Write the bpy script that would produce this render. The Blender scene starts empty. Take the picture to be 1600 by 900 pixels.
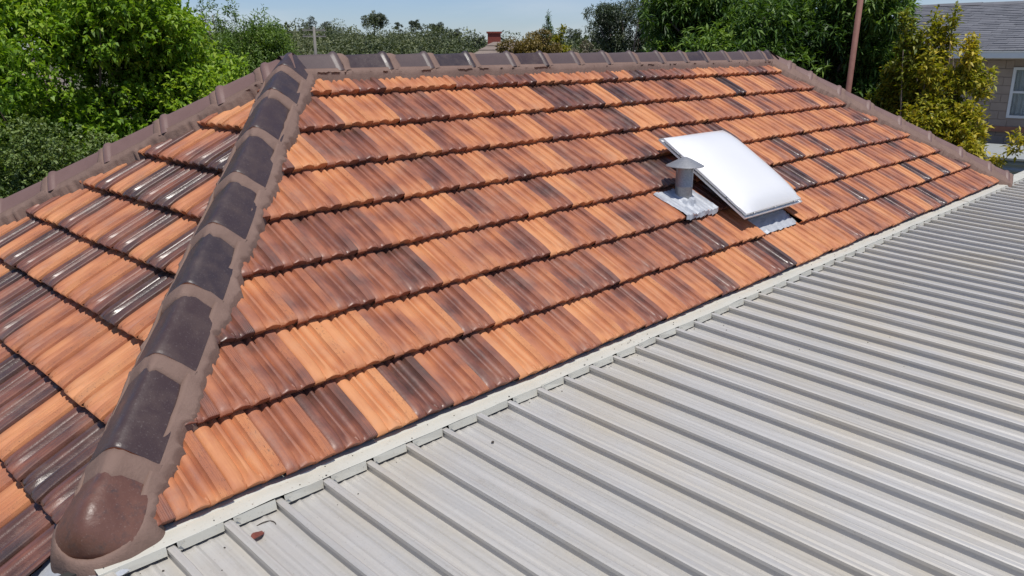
import bpy, bmesh, math, random
import numpy as np
from mathutils import Matrix, Vector
rng = np.random.default_rng(7)
random.seed(7)
S = bpy.context.scene
COL = S.collection

# ------------------------------------------------------------------ camera, sky, sun, exposure
CAM = Vector((-0.625, -2.5227, 1.5239)); YAW, TILT, ROLL, FPX = 0.7732, -0.2859, -0.00499, 1255.7
fw = Vector((math.cos(TILT)*math.cos(YAW), math.cos(TILT)*math.sin(YAW), math.sin(TILT)))
rt = Vector((math.sin(YAW), -math.cos(YAW), 0)); up = rt.cross(fw)
r2 = math.cos(ROLL)*rt + math.sin(ROLL)*up; u2 = -math.sin(ROLL)*rt + math.cos(ROLL)*up
cd = bpy.data.cameras.new('camera'); cam = bpy.data.objects.new('camera', cd); COL.objects.link(cam)
cd.sensor_width = 36; cd.lens = FPX/1600*36; cd.clip_start = .05; cd.clip_end = 6000
m = Matrix((r2, u2, -fw)).transposed().to_4x4(); m.translation = CAM
cam.matrix_world = m
S.camera = cam
S.render.resolution_x, S.render.resolution_y = 1024, 576
SUN = Vector((-.11, -.325, .93)).normalized()
w = bpy.data.worlds.new('World'); S.world = w; w.use_nodes = True
nt = w.node_tree; nt.nodes.clear()
N = nt.nodes.new; LK = nt.links.new
out = N('ShaderNodeOutputWorld'); bg = N('ShaderNodeBackground'); sky = N('ShaderNodeTexSky')
sky.sky_type = 'NISHITA'; sky.sun_disc = False
sky.sun_elevation = math.asin(SUN.z); sky.sun_rotation = math.atan2(SUN.x, SUN.y)
sky.air_density = 1.0; sky.dust_density = .2; sky.ozone_density = 3.0; sky.altitude = 60
# thin high cloud veil in the sky
tc = N('ShaderNodeTexCoord'); mp = N('ShaderNodeMapping'); mp.inputs['Scale'].default_value = (1.2, 1.2, 7)
nz = N('ShaderNodeTexNoise'); nz.inputs['Scale'].default_value = 2.3; nz.inputs['Detail'].default_value = 7; nz.inputs['Roughness'].default_value = .55
rp = N('ShaderNodeValToRGB'); rp.color_ramp.elements[0].position = .44; rp.color_ramp.elements[1].position = .78
rp.color_ramp.elements[1].color = (.5, .5, .5, 1)
mx = N('ShaderNodeMix'); mx.data_type = 'RGBA'; mx.inputs['B'].default_value = (8.4, 8.9, 9.6, 1)
LK(tc.outputs['Generated'], mp.inputs[0]); LK(mp.outputs[0], nz.inputs['Vector']); LK(nz.outputs['Fac'], rp.inputs[0])
LK(rp.outputs[0], mx.inputs['Factor']); tn = N('ShaderNodeMix'); tn.data_type = 'RGBA'; tn.blend_type = 'MULTIPLY'; tn.inputs['Factor'].default_value = 1; tn.inputs['B'].default_value = (.86, .96, 1.26, 1)
LK(sky.outputs[0], tn.inputs['A']); LK(tn.outputs['Result'], mx.inputs['A']); LK(mx.outputs['Result'], bg.inputs[0])
bg.inputs[1].default_value = .082
LK(bg.outputs[0], out.inputs[0])
sd = bpy.data.lights.new('sun', 'SUN'); so = bpy.data.objects.new('sun', sd); COL.objects.link(so)
sd.energy = 4.2; sd.angle = math.radians(.53); sd.color = (1, .955, .89)
so.rotation_euler = (-SUN).to_track_quat('-Z', 'Y').to_euler(); so.location = (0, 0, 30)
S.view_settings.view_transform = 'Standard'; S.view_settings.look = 'None'
S.view_settings.exposure = 0; S.view_settings.gamma = 1; S.view_settings.use_curve_mapping = False

# ------------------------------------------------------------------ helpers
P = math.radians(33.56); CP, SP, TP = math.cos(P), math.sin(P), math.tan(P)
L, D, G, W = 10.68, 2.177, .335, .21406
H = D*TP
GROUND = -2.95
def at(px, dist, z=0):
    """point at a compass direction given by a photo column and at a distance along the ground"""
    d = fw + r2*((px-800)/FPX) + u2*((450-81)/FPX)
    d.z = 0; d.normalize()
    return Vector((CAM.x + d.x*dist, CAM.y + d.y*dist, z))

def tag(o, label=None, cat=None, group=None, kind=None):
    if label: o['label'] = label
    if cat: o['category'] = cat
    if group: o['group'] = group
    if kind: o['kind'] = kind
    return o
def empty(name, loc, label=None, cat=None, group=None):
    o = bpy.data.objects.new(name, None); COL.objects.link(o); o.location = loc; o.empty_display_size = .2
    return tag(o, label, cat, group)
def adopt(o, parent):
    if parent is not None:
        o.parent = parent
        if parent.parent is None: o.matrix_parent_inverse = Matrix.Translation(-Vector(parent.location))
    return o
def link(name, me, parent=None, mats=()):
    for mt in mats: me.materials.append(mt)
    o = bpy.data.objects.new(name, me); COL.objects.link(o)
    return adopt(o, parent)

class MB:
    def __init__(s): s.v, s.f, s.mi = [], [], []
    def add(s, verts, faces, mi=0):
        n = len(s.v); s.v += [tuple(p) for p in verts]
        s.f += [tuple(i+n for i in f) for f in faces]; s.mi += [mi]*len(faces); return s
    def box(s, a, b, mi=0, M=None):
        (x0, y0, z0), (x1, y1, z1) = a, b
        v = [(x0,y0,z0),(x1,y0,z0),(x1,y1,z0),(x0,y1,z0),(x0,y0,z1),(x1,y0,z1),(x1,y1,z1),(x0,y1,z1)]
        if M: v = [M @ Vector(p) for p in v]
        return s.add(v, [(0,3,2,1),(4,5,6,7),(0,1,5,4),(1,2,6,5),(2,3,7,6),(3,0,4,7)], mi)
    def grid(s, rows, mi=0, close=False):
        n = len(rows[0]); v = [p for r in rows for p in r]; f = []
        for i in range(len(rows)-1):
            for j in range(n if close else n-1):
                k = (j+1) % n
                f.append((i*n+j, i*n+k, (i+1)*n+k, (i+1)*n+j))
        return s.add(v, f, mi)
    def tube(s, pts, rad, seg=8, mi=0, cap=True):
        rows = []
        pts = [Vector(p) for p in pts]
        for i, p in enumerate(pts):
            t = (pts[min(i+1, len(pts)-1)] - pts[max(i-1, 0)]).normalized()
            a = t.orthogonal().normalized() if i == 0 else (a - t*a.dot(t)).normalized()
            b = t.cross(a)
            r = rad[i] if hasattr(rad, '__len__') else rad
            rows.append([p + (a*math.cos(2*math.pi*k/seg) + b*math.sin(2*math.pi*k/seg))*r for k in range(seg)])
        n0 = len(s.v); s.grid(rows, mi, True)
        if cap:
            m_ = len(s.v)
            s.f += [tuple(range(n0+seg-1, n0-1, -1)), tuple(range(m_-seg, m_))]; s.mi += [mi, mi]
        return s
    def mesh(s, name, smooth=False, sharp=None):
        me = bpy.data.meshes.new(name); me.from_pydata(s.v, [], s.f)
        me.polygons.foreach_set('material_index', s.mi)
        if smooth or sharp is not None: me.polygons.foreach_set('use_smooth', [True]*len(s.f))
        me.update()
        if sharp is not None: me.set_sharp_from_angle(angle=math.radians(sharp))
        return me
    def build(s, name, mats, parent=None, smooth=False, sharp=None):
        return link(name, s.mesh(name, smooth, sharp), parent, mats if isinstance(mats, (list, tuple)) else [mats])

class Nodes:
    def __init__(s, name):
        s.m = bpy.data.materials.new(name); s.m.use_nodes = True; s.t = s.m.node_tree
        s.b = s.t.nodes['Principled BSDF']
    def n(s, typ, **kw):
        o = s.t.nodes.new('ShaderNode'+typ)
        for k, v in kw.items():
            if k in o.inputs.keys(): o.inputs[k].default_value = v
            else: setattr(o, k, v)
        return o
    def l(s, a, b): s.t.links.new(a, b)
    def noise(s, vec, scale, detail=4, rough=.55, vscale=None):
        if vscale:
            mp = s.n('Mapping'); mp.inputs['Scale'].default_value = vscale; s.l(vec, mp.inputs[0]); vec = mp.outputs[0]
        o = s.n('TexNoise'); o.inputs['Scale'].default_value = scale; o.inputs['Detail'].default_value = detail; o.inputs['Roughness'].default_value = rough
        s.l(vec, o.inputs['Vector']); return o.outputs['Fac']
    def ramp(s, fac, stops):
        o = s.n('ValToRGB'); e = o.color_ramp.elements
        while len(e) < len(stops): e.new(.5)
        for el, (p, c) in zip(e, stops):
            el.position = p; el.color = (*c, 1) if hasattr(c, '__len__') else (c, c, c, 1)
        s.l(fac, o.inputs[0]); return o.outputs[0]
    def math(s, op, a, b=None, c=None, clamp=False):
        o = s.n('Math', operation=op); o.use_clamp = clamp
        for i, x in enumerate((a, b, c)):
            if x is None: continue
            if isinstance(x, (int, float)): o.inputs[i].default_value = x
            else: s.l(x, o.inputs[i])
        return o.outputs[0]
    def mix(s, fac, a, b, typ='MIX'):
        o = s.n('Mix', data_type='RGBA', blend_type=typ)
        for k, x in (('Factor', fac), ('A', a), ('B', b)):
            if isinstance(x, (int, float)): o.inputs[k].default_value = x
            elif isinstance(x, tuple): o.inputs[k].default_value = (*x, 1)
            else: s.l(x, o.inputs[k])
        return o.outputs['Result']
    def bump(s, h, strength=.3, dist=.01):
        o = s.n('Bump'); o.inputs['Strength'].default_value = strength; o.inputs['Distance'].default_value = dist
        s.l(h, o.inputs['Height']); s.l(o.outputs[0], s.b.inputs['Normal'])
    def coord(s, which='Object'): return s.n('TexCoord').outputs[which]
    def pos(s): return s.n('NewGeometry').outputs['Position']
    def set(s, color=None, rough=None, metal=None, spec=None):
        for k, x in (('Base Color', color), ('Roughness', rough), ('Metallic', metal), ('Specular IOR Level', spec)):
            if x is None: continue
            if isinstance(x, (int, float)): s.b.inputs[k].default_value = x
            elif isinstance(x, tuple): s.b.inputs[k].default_value = (*x, 1)
            else: s.l(x, s.b.inputs[k])
        return s.m

def simple(name, c, rough=.6, metal=0, var=.12, scale=8, bump=0):
    n = Nodes(name); p = n.pos(); f = n.noise(p, scale, 6)
    col = n.mix(f, tuple(x*(1-var*1.6) for x in c), tuple(min(1, x*(1+var*1.6)) for x in c))
    if bump: n.bump(n.noise(p, scale*6, 4), bump, .004)
    return n.set(col, rough, metal)

# ------------------------------------------------------------------ materials
def tile_material(name='terracotta_tile'):
    n = Nodes(name)
    a1 = n.n('Attribute', attribute_type='OBJECT', attribute_name='tone').outputs['Fac']
    a2 = n.n('Attribute', attribute_type='GEOMETRY', attribute_name='tile_tone').outputs['Fac']
    tone = n.math('ADD', a1, a2)
    pos = n.pos()
    off = n.math('MULTIPLY', tone, 173.0)
    cmb = n.n('CombineXYZ'); n.l(off, cmb.inputs[0]); n.l(off, cmb.inputs[2])
    va = n.n('VectorMath', operation='ADD'); n.l(pos, va.inputs[0]); n.l(cmb.outputs[0], va.inputs[1])
    v = va.outputs[0]
    blot = n.noise(v, 5.2, 3, .45)                       # firing flashes across a tile
    loc = n.n('Attribute', attribute_type='GEOMETRY', attribute_name='tile_local').outputs['Vector']
    vb_ = n.n('VectorMath', operation='ADD'); n.l(loc, vb_.inputs[0]); n.l(cmb.outputs[0], vb_.inputs[1])
    streak = n.noise(vb_.outputs[0], 6, 6, .65, (17, 1.3, 1))
    fine = n.noise(v, 240, 3)
    val = n.math('ADD', tone, n.math('MULTIPLY', n.math('SUBTRACT', blot, .5), .85))
    val = n.math('ADD', val, n.math('MULTIPLY', n.math('SUBTRACT', streak, .5), .42), clamp=True)
    col = n.ramp(val, [(.0, (.026, .016, .016)), (.2, (.072, .031, .026)), (.36, (.165, .058, .040)), (.54, (.30, .102, .054)),
                       (.74, (.44, .160, .068)), (1.0, (.57, .245, .10))])
    # coarse strip at the side lock: scratched and matt
    sx = n.n('SeparateXYZ'); n.l(loc, sx.inputs[0]); x = sx.outputs[0]
    strip = n.math('MULTIPLY', n.math('GREATER_THAN', x, .1655), n.math('LESS_THAN', x, .212))
    lines = n.math('SINE', n.math('MULTIPLY', x, 2*math.pi/.0075))
    lines = n.math('MULTIPLY', lines, strip)
    scr = n.math('LESS_THAN', n.noise(v, 30, 5, .75, (5, 1.6, 3)), .40)
    grim = n.math('LESS_THAN', n.noise(v, 70, 5, .75), .315)
    mk = n.math('MULTIPLY', n.math('MAXIMUM', n.math('MULTIPLY', scr, strip), n.math('MULTIPLY', grim, .8)), .68)
    col = n.mix(mk, col, (.13, .055, .035))
    col = n.mix(n.math('MULTIPLY', fine, .10), col, (.62, .32, .17))
    # greyish weathering dust
    dust = n.ramp(n.noise(pos, 4.5, 8, .75), [(.50, 0.), (.78, .34)])
    col = n.mix(dust, col, (.34, .26, .2))
    rgh = n.ramp(val, [(.08, .28), (.38, .46), (.7, .66)])
    rgh = n.math('ADD', rgh, n.math('MULTIPLY', strip, .16)); rgh = n.math('ADD', rgh, n.math('MULTIPLY', n.math('SUBTRACT', fine, .5), .22))
    hgt = n.math('ADD', n.math('MULTIPLY', lines, .6), n.math('ADD', n.math('MULTIPLY', fine, .5), n.math('MULTIPLY', n.noise(v, 26, 5, .65), 1.3)))
    n.bump(hgt, .5, .0022)
    n.l(n.ramp(val, [(.15, .35), (.5, .0)]), n.b.inputs['Coat Weight']); n.b.inputs['Coat Roughness'].default_value = .3
    return n.set(col, rgh, 0, .45)
M_TILE = tile_material()
M_CLAY = simple('raw_clay', (.42, .15, .065), .8, 0, .2, 30, .3)
def cap_material():
    n = Nodes('dark_glazed_cap'); p = n.pos()
    rnd = n.n('ObjectInfo').outputs['Random']
    f = n.noise(p, 9, 6, .65); g = n.noise(p, 140, 3)
    col = n.mix(n.math('MULTIPLY', rnd, .55), (.042, .030, .032), (.07, .038, .031))
    col = n.mix(n.ramp(f, [(.45, 0.), (.75, .5)]), col, (.10, .066, .054))
    col = n.mix(n.ramp(g, [(.6, 0.), (.72, .35)]), col, (.2, .17, .16))
    n.bump(n.math('ADD', g, n.math('MULTIPLY', f, 3)), .35, .002)
    return n.set(col, n.ramp(f, [(.3, .3), (.7, .55)]), 0, .5)
M_CAP = cap_material()
def starter_material():
    n = Nodes('brown_glazed_starter'); p = n.pos(); f = n.noise(p, 11, 6); g = n.noise(p, 160, 3)
    col = n.mix(f, (.085, .04, .03), (.17, .075, .05))
    col = n.mix(n.ramp(n.noise(p, 24, 7, .75), [(.52, 0.), (.70, .75)]), col, (.055, .042, .04)); col = n.mix(n.ramp(g, [(.62, 0.), (.72, .5)]), col, (.24, .17, .14))
    n.bump(n.math('ADD', n.math('MULTIPLY', g, .6), n.math('MULTIPLY', n.noise(p, 16, 3), 4)), .3, .003)
    return n.set(col, n.ramp(f, [(.3, .34), (.7, .55)]))
M_START = starter_material()
def brown_cap_material(name='brown_coated_cap', c0=(.13, .072, .06), c1=(.21, .13, .11)):
    n = Nodes(name); p = n.pos(); f = n.noise(p, 6, 6, .6); g = n.noise(p, 120, 3)
    col = n.mix(f, c0, c1)
    n.bump(n.math('ADD', g, n.math('MULTIPLY', f, 3)), .3, .002)
    return n.set(col, .48)
M_CAPB = brown_cap_material(); M_CAPR = brown_cap_material('grey_brown_glazed_cap', (.06, .042, .042), (.115, .078, .07))
def mortar_material():
    n = Nodes('flexible_pointing'); p = n.pos(); f = n.noise(p, 7, 6, .6); g = n.noise(p, 90, 5, .7)
    col = n.mix(f, (.15, .093, .072), (.235, .155, .122))
    col = n.mix(n.ramp(g, [(.6, 0.), (.75, .4)]), col, (.10, .07, .06))
    n.bump(n.math('ADD', g, n.math('MULTIPLY', n.noise(p, 22, 4), 2.5)), .6, .003)
    return n.set(col, .75, 0, .3)
M_MORTAR = mortar_material()
M_UNDER = simple('sarking_felt', (.05, .03, .025), .9)
def deck_material():
    n = Nodes('weathered_zinc_sheet'); p = n.pos()
    rnd = n.n('ObjectInfo').outputs['Random']
    long_ = n.ramp(n.noise(p, 2.2, 7, .65, (26, .30, 1)), [(.3, 0.), (.7, 1.)]); blot = n.noise(p, 1.3, 6, .6); spk = n.noise(p, 95, 4, .7)
    spang = n.n('TexVoronoi'); spang.inputs['Scale'].default_value = 70; n.l(p, spang.inputs['Vector'])
    sc = n.n('SeparateColor'); n.l(spang.outputs['Color'], sc.inputs[0])
    col = n.mix(long_, (.44, .425, .39), (.56, .54, .50))
    col = n.mix(n.math('MULTIPLY', sc.outputs[0], .10), col, (.66, .66, .64))
    col = n.mix(n.ramp(blot, [(.45, 0.), (.72, .6)]), col, (.54, .48, .37))
    col = n.mix(n.math('MULTIPLY', rnd, .22), col, (.42, .40, .37))
    col = n.mix(n.ramp(spk, [(.63, 0.), (.73, .6)]), col, (.22, .19, .15))
    col = n.mix(n.ramp(n.noise(p, 3.1, 8, .75, (1, .6, 1)), [(.6, 0.), (.74, .5)]), col, (.34, .30, .25))
    col = n.mix(n.ramp(n.noise(p, 1.7, 5, .6), [(.70, 0.), (.78, .35)]), col, (.40, .24, .20))
    n.bump(n.math('ADD', n.math('MULTIPLY', n.noise(p, 3.5, 3, .5, (2.5, 1, 1)), 6), n.math('MULTIPLY', spk, .4)), .25, .003)
    return n.set(col, n.ramp(long_, [(.3, .46), (.7, .54)]), .30, .5)
M_DECK = deck_material()
def flash_material():
    n = Nodes('cream_painted_flashing'); p = n.pos()
    blot = n.noise(p, 5, 7, .65); spk = n.noise(p, 60, 4, .7)
    col = n.mix(blot, (.46, .45, .385), (.58, .565, .495))
    col = n.mix(n.ramp(spk, [(.62, 0.), (.7, .75)]), col, (.20, .17, .13))
    col = n.mix(n.ramp(n.noise(p, 1.8, 6, .7), [(.55, 0.), (.8, .5)]), col, (.36, .32, .25))
    return n.set(col, .5)
M_FLASH = flash_material()
def lead_material():
    n = Nodes('crumpled_lead_foil'); p = n.pos()
    f = n.noise(p, 25, 6, .7)
    col = n.mix(f, (.31, .33, .36), (.52, .54, .57))
    n.bump(n.math('ADD', n.noise(p, 22, 4, .5), n.noise(p, 7, 3)), .5, .010)
    return n.set(col, .6, .2)
M_LEAD = lead_material()
def galv_material():
    n = Nodes('galvanised_steel'); p = n.pos()
    v = n.n('TexVoronoi'); v.inputs['Scale'].default_value = 120; n.l(p, v.inputs['Vector'])
    sc = n.n('SeparateColor'); n.l(v.outputs['Color'], sc.inputs[0])
    col = n.mix(sc.outputs[0], (.29, .295, .30), (.36, .365, .37))
    return n.set(col, .5, .6)
M_GALV = galv_material()
def dome_material():
    n = Nodes('white_acrylic_dome'); p = n.pos()
    col = n.mix(n.noise(p, 3, 5), (.69, .69, .685), (.74, .74, .73))
    n.b.inputs['Subsurface Weight'].default_value = 0
    n.b.inputs['Coat Weight'].default_value = .4; n.b.inputs['Coat Roughness'].default_value = .15
    return n.set(col, .32)
M_DOME = dome_material()
M_DARK = simple('painted_gap_shade', (.03, .028, .025), .9)

def leaf_material(name, c_dark, c_mid, c_light, rough=.42, trans=.35):
    rough = max(rough, .52)
    n = Nodes(name)
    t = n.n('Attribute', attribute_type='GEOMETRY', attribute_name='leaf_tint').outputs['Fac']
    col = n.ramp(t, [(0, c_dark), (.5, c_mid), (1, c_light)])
    n.set(col, rough, 0, .45)
    tr = n.n('BsdfTranslucent'); tc_ = n.mix(1.0, col, (.9, 1.0, .35), 'MULTIPLY'); n.l(tc_, tr.inputs[0])
    ms = n.n('MixShader'); ms.inputs[0].default_value = trans
    n.l(n.b.outputs[0], ms.inputs[1]); n.l(tr.outputs[0], ms.inputs[2])
    n.l(ms.outputs[0], n.t.nodes['Material Output'].inputs[0])
    return n.m
M_BARK = simple('grey_brown_bark', (.11, .085, .065), .9, 0, .3, 12, .6)

# ------------------------------------------------------------------ foliage
def unit(n):
    v = rng.normal(size=(n, 3)); return v/np.linalg.norm(v, axis=1)[:, None]
def leaves_mesh(name, pos, direc, length, width, tint, fold=.18, droop=0.):
    """kite shaped folded leaves: base at pos, growing along direc"""
    n = len(pos)
    d = direc/np.linalg.norm(direc, axis=1)[:, None]
    ref = unit(n)*.55; ref[:, 2] += 1.0
    side = np.cross(d, ref); side /= np.linalg.norm(side, axis=1)[:, None]+1e-9
    nor = np.cross(side, d)
    l = (length*rng.uniform(.65, 1.25, n))[:, None]; w_ = (width*rng.uniform(.75, 1.2, n))[:, None]
    mid = pos + d*l*.45
    V = np.empty((n, 4, 3))
    V[:, 0] = pos; V[:, 1] = mid + side*w_*.5 + nor*w_*fold; V[:, 2] = pos + d*l; V[:, 2, 2] -= (droop*l[:, 0])
    V[:, 3] = mid - side*w_*.5 + nor*w_*fold
    me = bpy.data.meshes.new(name)
    me.vertices.add(n*4); me.vertices.foreach_set('co', V.reshape(-1))
    me.loops.add(n*4); me.loops.foreach_set('vertex_index', np.arange(n*4, dtype=np.int32))
    me.polygons.add(n); me.polygons.foreach_set('loop_start', np.arange(n, dtype=np.int32)*4)
    at_ = me.attributes.new('leaf_tint', 'FLOAT', 'POINT')
    at_.data.foreach_set('value', np.repeat(np.clip(tint, 0, 1), 4).astype(np.float32))
    me.update(calc_edges=True)
    return me
def foliage(blobs, n_spray, per, length, width, spray=.12, shell=.75, upb=.35, tvar=.22, droop=.15, fold=.18):
    """blobs: list of (centre, radii, tint). Sprays of leaves spread through each blob, denser to its outside"""
    P_, D_, T_ = [], [], []
    vols = np.array([b[1][0]*b[1][1]+b[1][0]*b[1][2]+b[1][1]*b[1][2] for b in blobs]); cnt = np.maximum(3, (n_spray*vols/vols.sum())).astype(int)
    for (c, r, t), k in zip(blobs, cnt):
        u = unit(k)
        rad = shell + (1-shell)*rng.random(k)**.5
        rad = np.where(rng.random(k) < .25, rng.random(k)**.4*.9, rad)*rng.uniform(.85, 1.12, k)
        base = np.array(c) + u*rad[:, None]*np.array(r)
        out_ = u*.8 + rng.normal(size=(k, 3))*.45; out_[:, 2] += upb
        out_ /= np.linalg.norm(out_, axis=1)[:, None]
        for j in range(per):
            a = unit(k)
            dd = out_*.45 + a*.9
            st = base + out_*(spray*(j/per-.3))[:, None] if False else base + out_*spray*(j/per-.3)
            P_.append(st); D_.append(dd); T_.append(np.clip(t + rng.normal(size=k)*tvar, 0, 1))
    return np.concatenate(P_), np.concatenate(D_), np.concatenate(T_)
def blob_crown(c, R, n, rb, squash=.8, tint=.5, tvar=.15, inner=.3, keep=None):
    """smaller clumps spread through an uneven ellipsoid crown"""
    out_ = []
    while len(out_) < n:
        u = unit(1)[0]; q = (rng.random()**.5)
        if q < inner: continue
        p = np.array(c) + u*np.array(R)*q*rng.uniform(.82, 1.08)
        if keep is not None and not keep(p): continue
        s = rb*rng.uniform(.6, 1.35)
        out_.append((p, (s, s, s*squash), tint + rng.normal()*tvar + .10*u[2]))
    return out_
def limbs(mb, base, blobs, r0, fork=.45, frac=1.0, seg=7):
    base = Vector(base); cen = Vector(np.mean([b[0] for b in blobs], axis=0))
    f = base.lerp(Vector((cen.x, cen.y, cen.z)), fork)
    pts = [base, base.lerp(f, .5) + Vector((rng.normal()*.05, rng.normal()*.05, 0)), f]
    mb.tube([pts[0] - Vector((0, 0, .15)), pts[0], pts[1], pts[2]], [r0*1.25, r0*1.1, r0*.85, r0*.6], seg+2)
    for b in blobs:
        if rng.random() > frac: continue
        e = Vector(b[0]); mid = f.lerp(e, .5) + Vector(rng.normal(size=3)*.12*(e-f).length*.5)
        mb.tube([f - Vector((0, 0, .1*r0)), mid, e], [r0*.42, r0*.24, r0*.07], 5)
def tree(name, label, cat, base, blobs, mat, n_spray, per, length, width, r0, group=None, frac=.6, fork=.5, bark=None, **kw):
    t = empty(name, base, label, cat, group)
    mb = MB(); limbs(mb, base, blobs, r0, fork, frac); mb.build('trunk', bark or M_BARK, t, smooth=True)
    p, d, ti = foliage(blobs, n_spray, per, length, width, **kw)
    link('crown', leaves_mesh('crown', p, d, length, width, ti, droop=kw.get('droop', .15)), t, [mat])
    return t
#PART2
# ------------------------------------------------------------------ ground
gm = Nodes('ground_lawn_and_earth'); gp = gm.pos(); gf = gm.noise(gp, .25, 8, .65)
gm.set(gm.mix(gf, (.055, .075, .025), (.12, .105, .06)), .95); gm.bump(gm.noise(gp, 9, 5), .6, .03)
mb = MB()
ring = [0, 15, 40, 90, 160, 240, 330, 450, 700, 1500, 4500]
rows = []
hd = at(560, 1.0) - Vector((CAM.x, CAM.y, 0)); ha = math.atan2(hd.y, hd.x)
for r in ring:
    row = []
    for j in range(72):
        a = 2*math.pi*j/72
        da = math.atan2(math.sin(a-ha), math.cos(a-ha))
        rise = 13*math.exp(-((r-330)/120)**2)*math.exp(-((da-.08)/.2)**2)
        row.append((CAM.x + r*math.cos(a), CAM.y + r*math.sin(a), GROUND + rise))
    rows.append(row)
mb.grid(rows, 0, True)
tag(mb.build('ground', gm.m, smooth=True), kind='structure')

# ------------------------------------------------------------------ tiled house
HOUSE = empty('tiled_house', (L/2, D, GROUND), 'house with hipped roof of orange and brown glazed terracotta tiles', 'house')
M_WALL = simple('brick_wall_red', (.24, .11, .075), .85, 0, .25, 6)
mb = MB()
for a, b in (((-.35, .25, GROUND), (10.2, .45, -.42)), ((-.35, 3.9, GROUND), (10.2, 4.1, -.42)), ((-.35, .45, GROUND), (-.15, 3.9, -.42)), ((10.0, .45, GROUND), (10.2, 3.9, -.42))):
    mb.box(a, b)
mb.build('wall', M_WALL, HOUSE)

# tile geometry -----------------------------------------------------
PX = np.array([0, .003, .010, .022, .036, .048, .057, .064, .0685, .076, .083, .090, .097, .104, .1115, .118, .128, .140, .149, .156, .161, .1655, .188, .209, .2125, .2135])
PZ = np.array([-.014, -.004, .0025, .0060, .0078, .0070, .0035, -.002, -.0115, -.005, .007, .0095, .007, -.004, -.0115, -.001, .0055, .0070, .0040, -.004, .001, .0145, .0160, .0150, .009, -.014])
IS_PAN = np.array([(x < .0685 or .1115 < x < .156) for x in PX])
TL_LEN, DIP = .37, .050
PY = np.array([0, .0, .004, .014, .034, .065, .11, .2, TL_LEN])
def tile_surface(xl, yl): return float(np.interp(xl, PX, PZ)) - DIP*yl/G
def tile_mesh_data():
    V, F, LC = [], [], []
    n = len(PX)
    for r, y in enumerate(PY):
        for x, z, pan_ in zip(PX, PZ, IS_PAN):
            # the central rib widens into a flat tongue at the nose, while the pans roll over
            xx = x
            k = max(0, 1-y/.085)**1.3
            if .057 <= x <= .0905: xx = .0905 - (.0905-x)*(1+.62*k) if x >= .068 else x - .012*k
            elif .0905 < x <= .121: xx = .0905 + (x-.0905)*(1+.62*k) if x <= .112 else x + .010*k
            zz = z*(1-.55*k) + (.004*k if .068 < x < .112 else 0)
            if r == 0: V.append((xx, .012, -.054 + (0 if pan_ else .008)))
            else:
                rnd_ = {1: -.0165, 2: -.0105, 3: -.0045, 4: -.001} if pan_ else {1: -.004, 2: -.001}
                V.append((xx, y, zz + rnd_.get(r, 0) - DIP*y/G))
            LC.append((x, y, 0))
    for r in range(len(PY)-1):
        for j in range(n-1): F.append((r*n+j, r*n+j+1, (r+1)*n+j+1, (r+1)*n+j))
    return V, F, LC
TV, TF, TLC = tile_mesh_data()
def make_tile_mesh():
    me = bpy.data.meshes.new('roof_tile'); me.from_pydata(TV, [], TF)
    me.polygons.foreach_set('use_smooth', [True]*len(TF))
    a = me.attributes.new('tile_local', 'FLOAT_VECTOR', 'POINT'); a.data.foreach_set('vector', np.array(TLC, dtype=np.float32).ravel())
    me.update(); me.set_sharp_from_angle(angle=math.radians(32)); me.materials.append(M_TILE)
    return me
TILE = make_tile_mesh()
def cut_tile(planes):
    """planes: list of (point, normal) in tile coordinates; what lies along the normal is kept"""
    bm = bmesh.new(); bm.from_mesh(TILE)
    for co, no in planes:
        bmesh.ops.bisect_plane(bm, geom=bm.verts[:]+bm.edges[:]+bm.faces[:], plane_co=co, plane_no=no, clear_inner=True)
    if not bm.faces: bm.free(); return None
    me = bpy.data.meshes.new('roof_tile'); bm.to_mesh(me); bm.free(); me.materials.append(M_TILE)
    return me
class Slope:
    def __init__(s, o, u, v): s.o, s.u, s.v = Vector(o), Vector(u), Vector(v); s.n = s.u.cross(s.v)
    def at(s, u, v, h=0): return s.o + s.u*u + s.v*v + s.n*h
    def mat(s, u, v, h=0):
        M = Matrix((s.u, s.v, s.n)).transposed().to_4x4(); M.translation = s.at(u, v, h); return M
FRONT = Slope((0, 0, 0), (1, 0, 0), (0, CP, SP)); LEFT = Slope((0, 2*D, 0), (0, -1, 0), (CP, 0, SP))
BACK = Slope((L, 2*D, 0), (-1, 0, 0), (0, -CP, SP)); RIGHT = Slope((L, 0, 0), (0, 1, 0), (-CP, 0, SP))
VTOP = D/CP
TONES = {0: [.50, .52, .70, .80, .52, .36, .98, .30, .60, .34, .90, .72, .56, .86, .62, .42, .8, .5, .66, .36, .9],
         1: [.46, .30, .62, .48, .88, .84, .60, .82, .38, .92, .42, .60, .44, .36, .7, .5, .62, .34, .48, .2, .7],
         2: [.50, .24, .66, .52, .44, .42, .36, .70, .66, .60, .40, .86, .54, .46, .82, .4, .6, .7, .3],
         3: [.82, .42, .46, .40, .44, .62, .50, .88, .44, .58, .7, .34, .86, .6, .5, .74, .4],
         4: [.62, .44, .58, .64, .78, .46, .66, .36, .5, .8, .42, .62, .86, .5], 5: [.84, .36, .9, .42, .4, .66, .82, .46, .6, .78, .5, .84, .4, .62],
         6: [.74, .42, .44, .86, .80, .40, .46, .62, .84, .44, .78, .82, .26, .24, .3, .9, .2, .46], 7: [.78, .8, .74, .3, .84, .76, .82, .5, .44, .34, .36, .76, .7, .72, .74, .28, .8]}
cands = []
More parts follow.
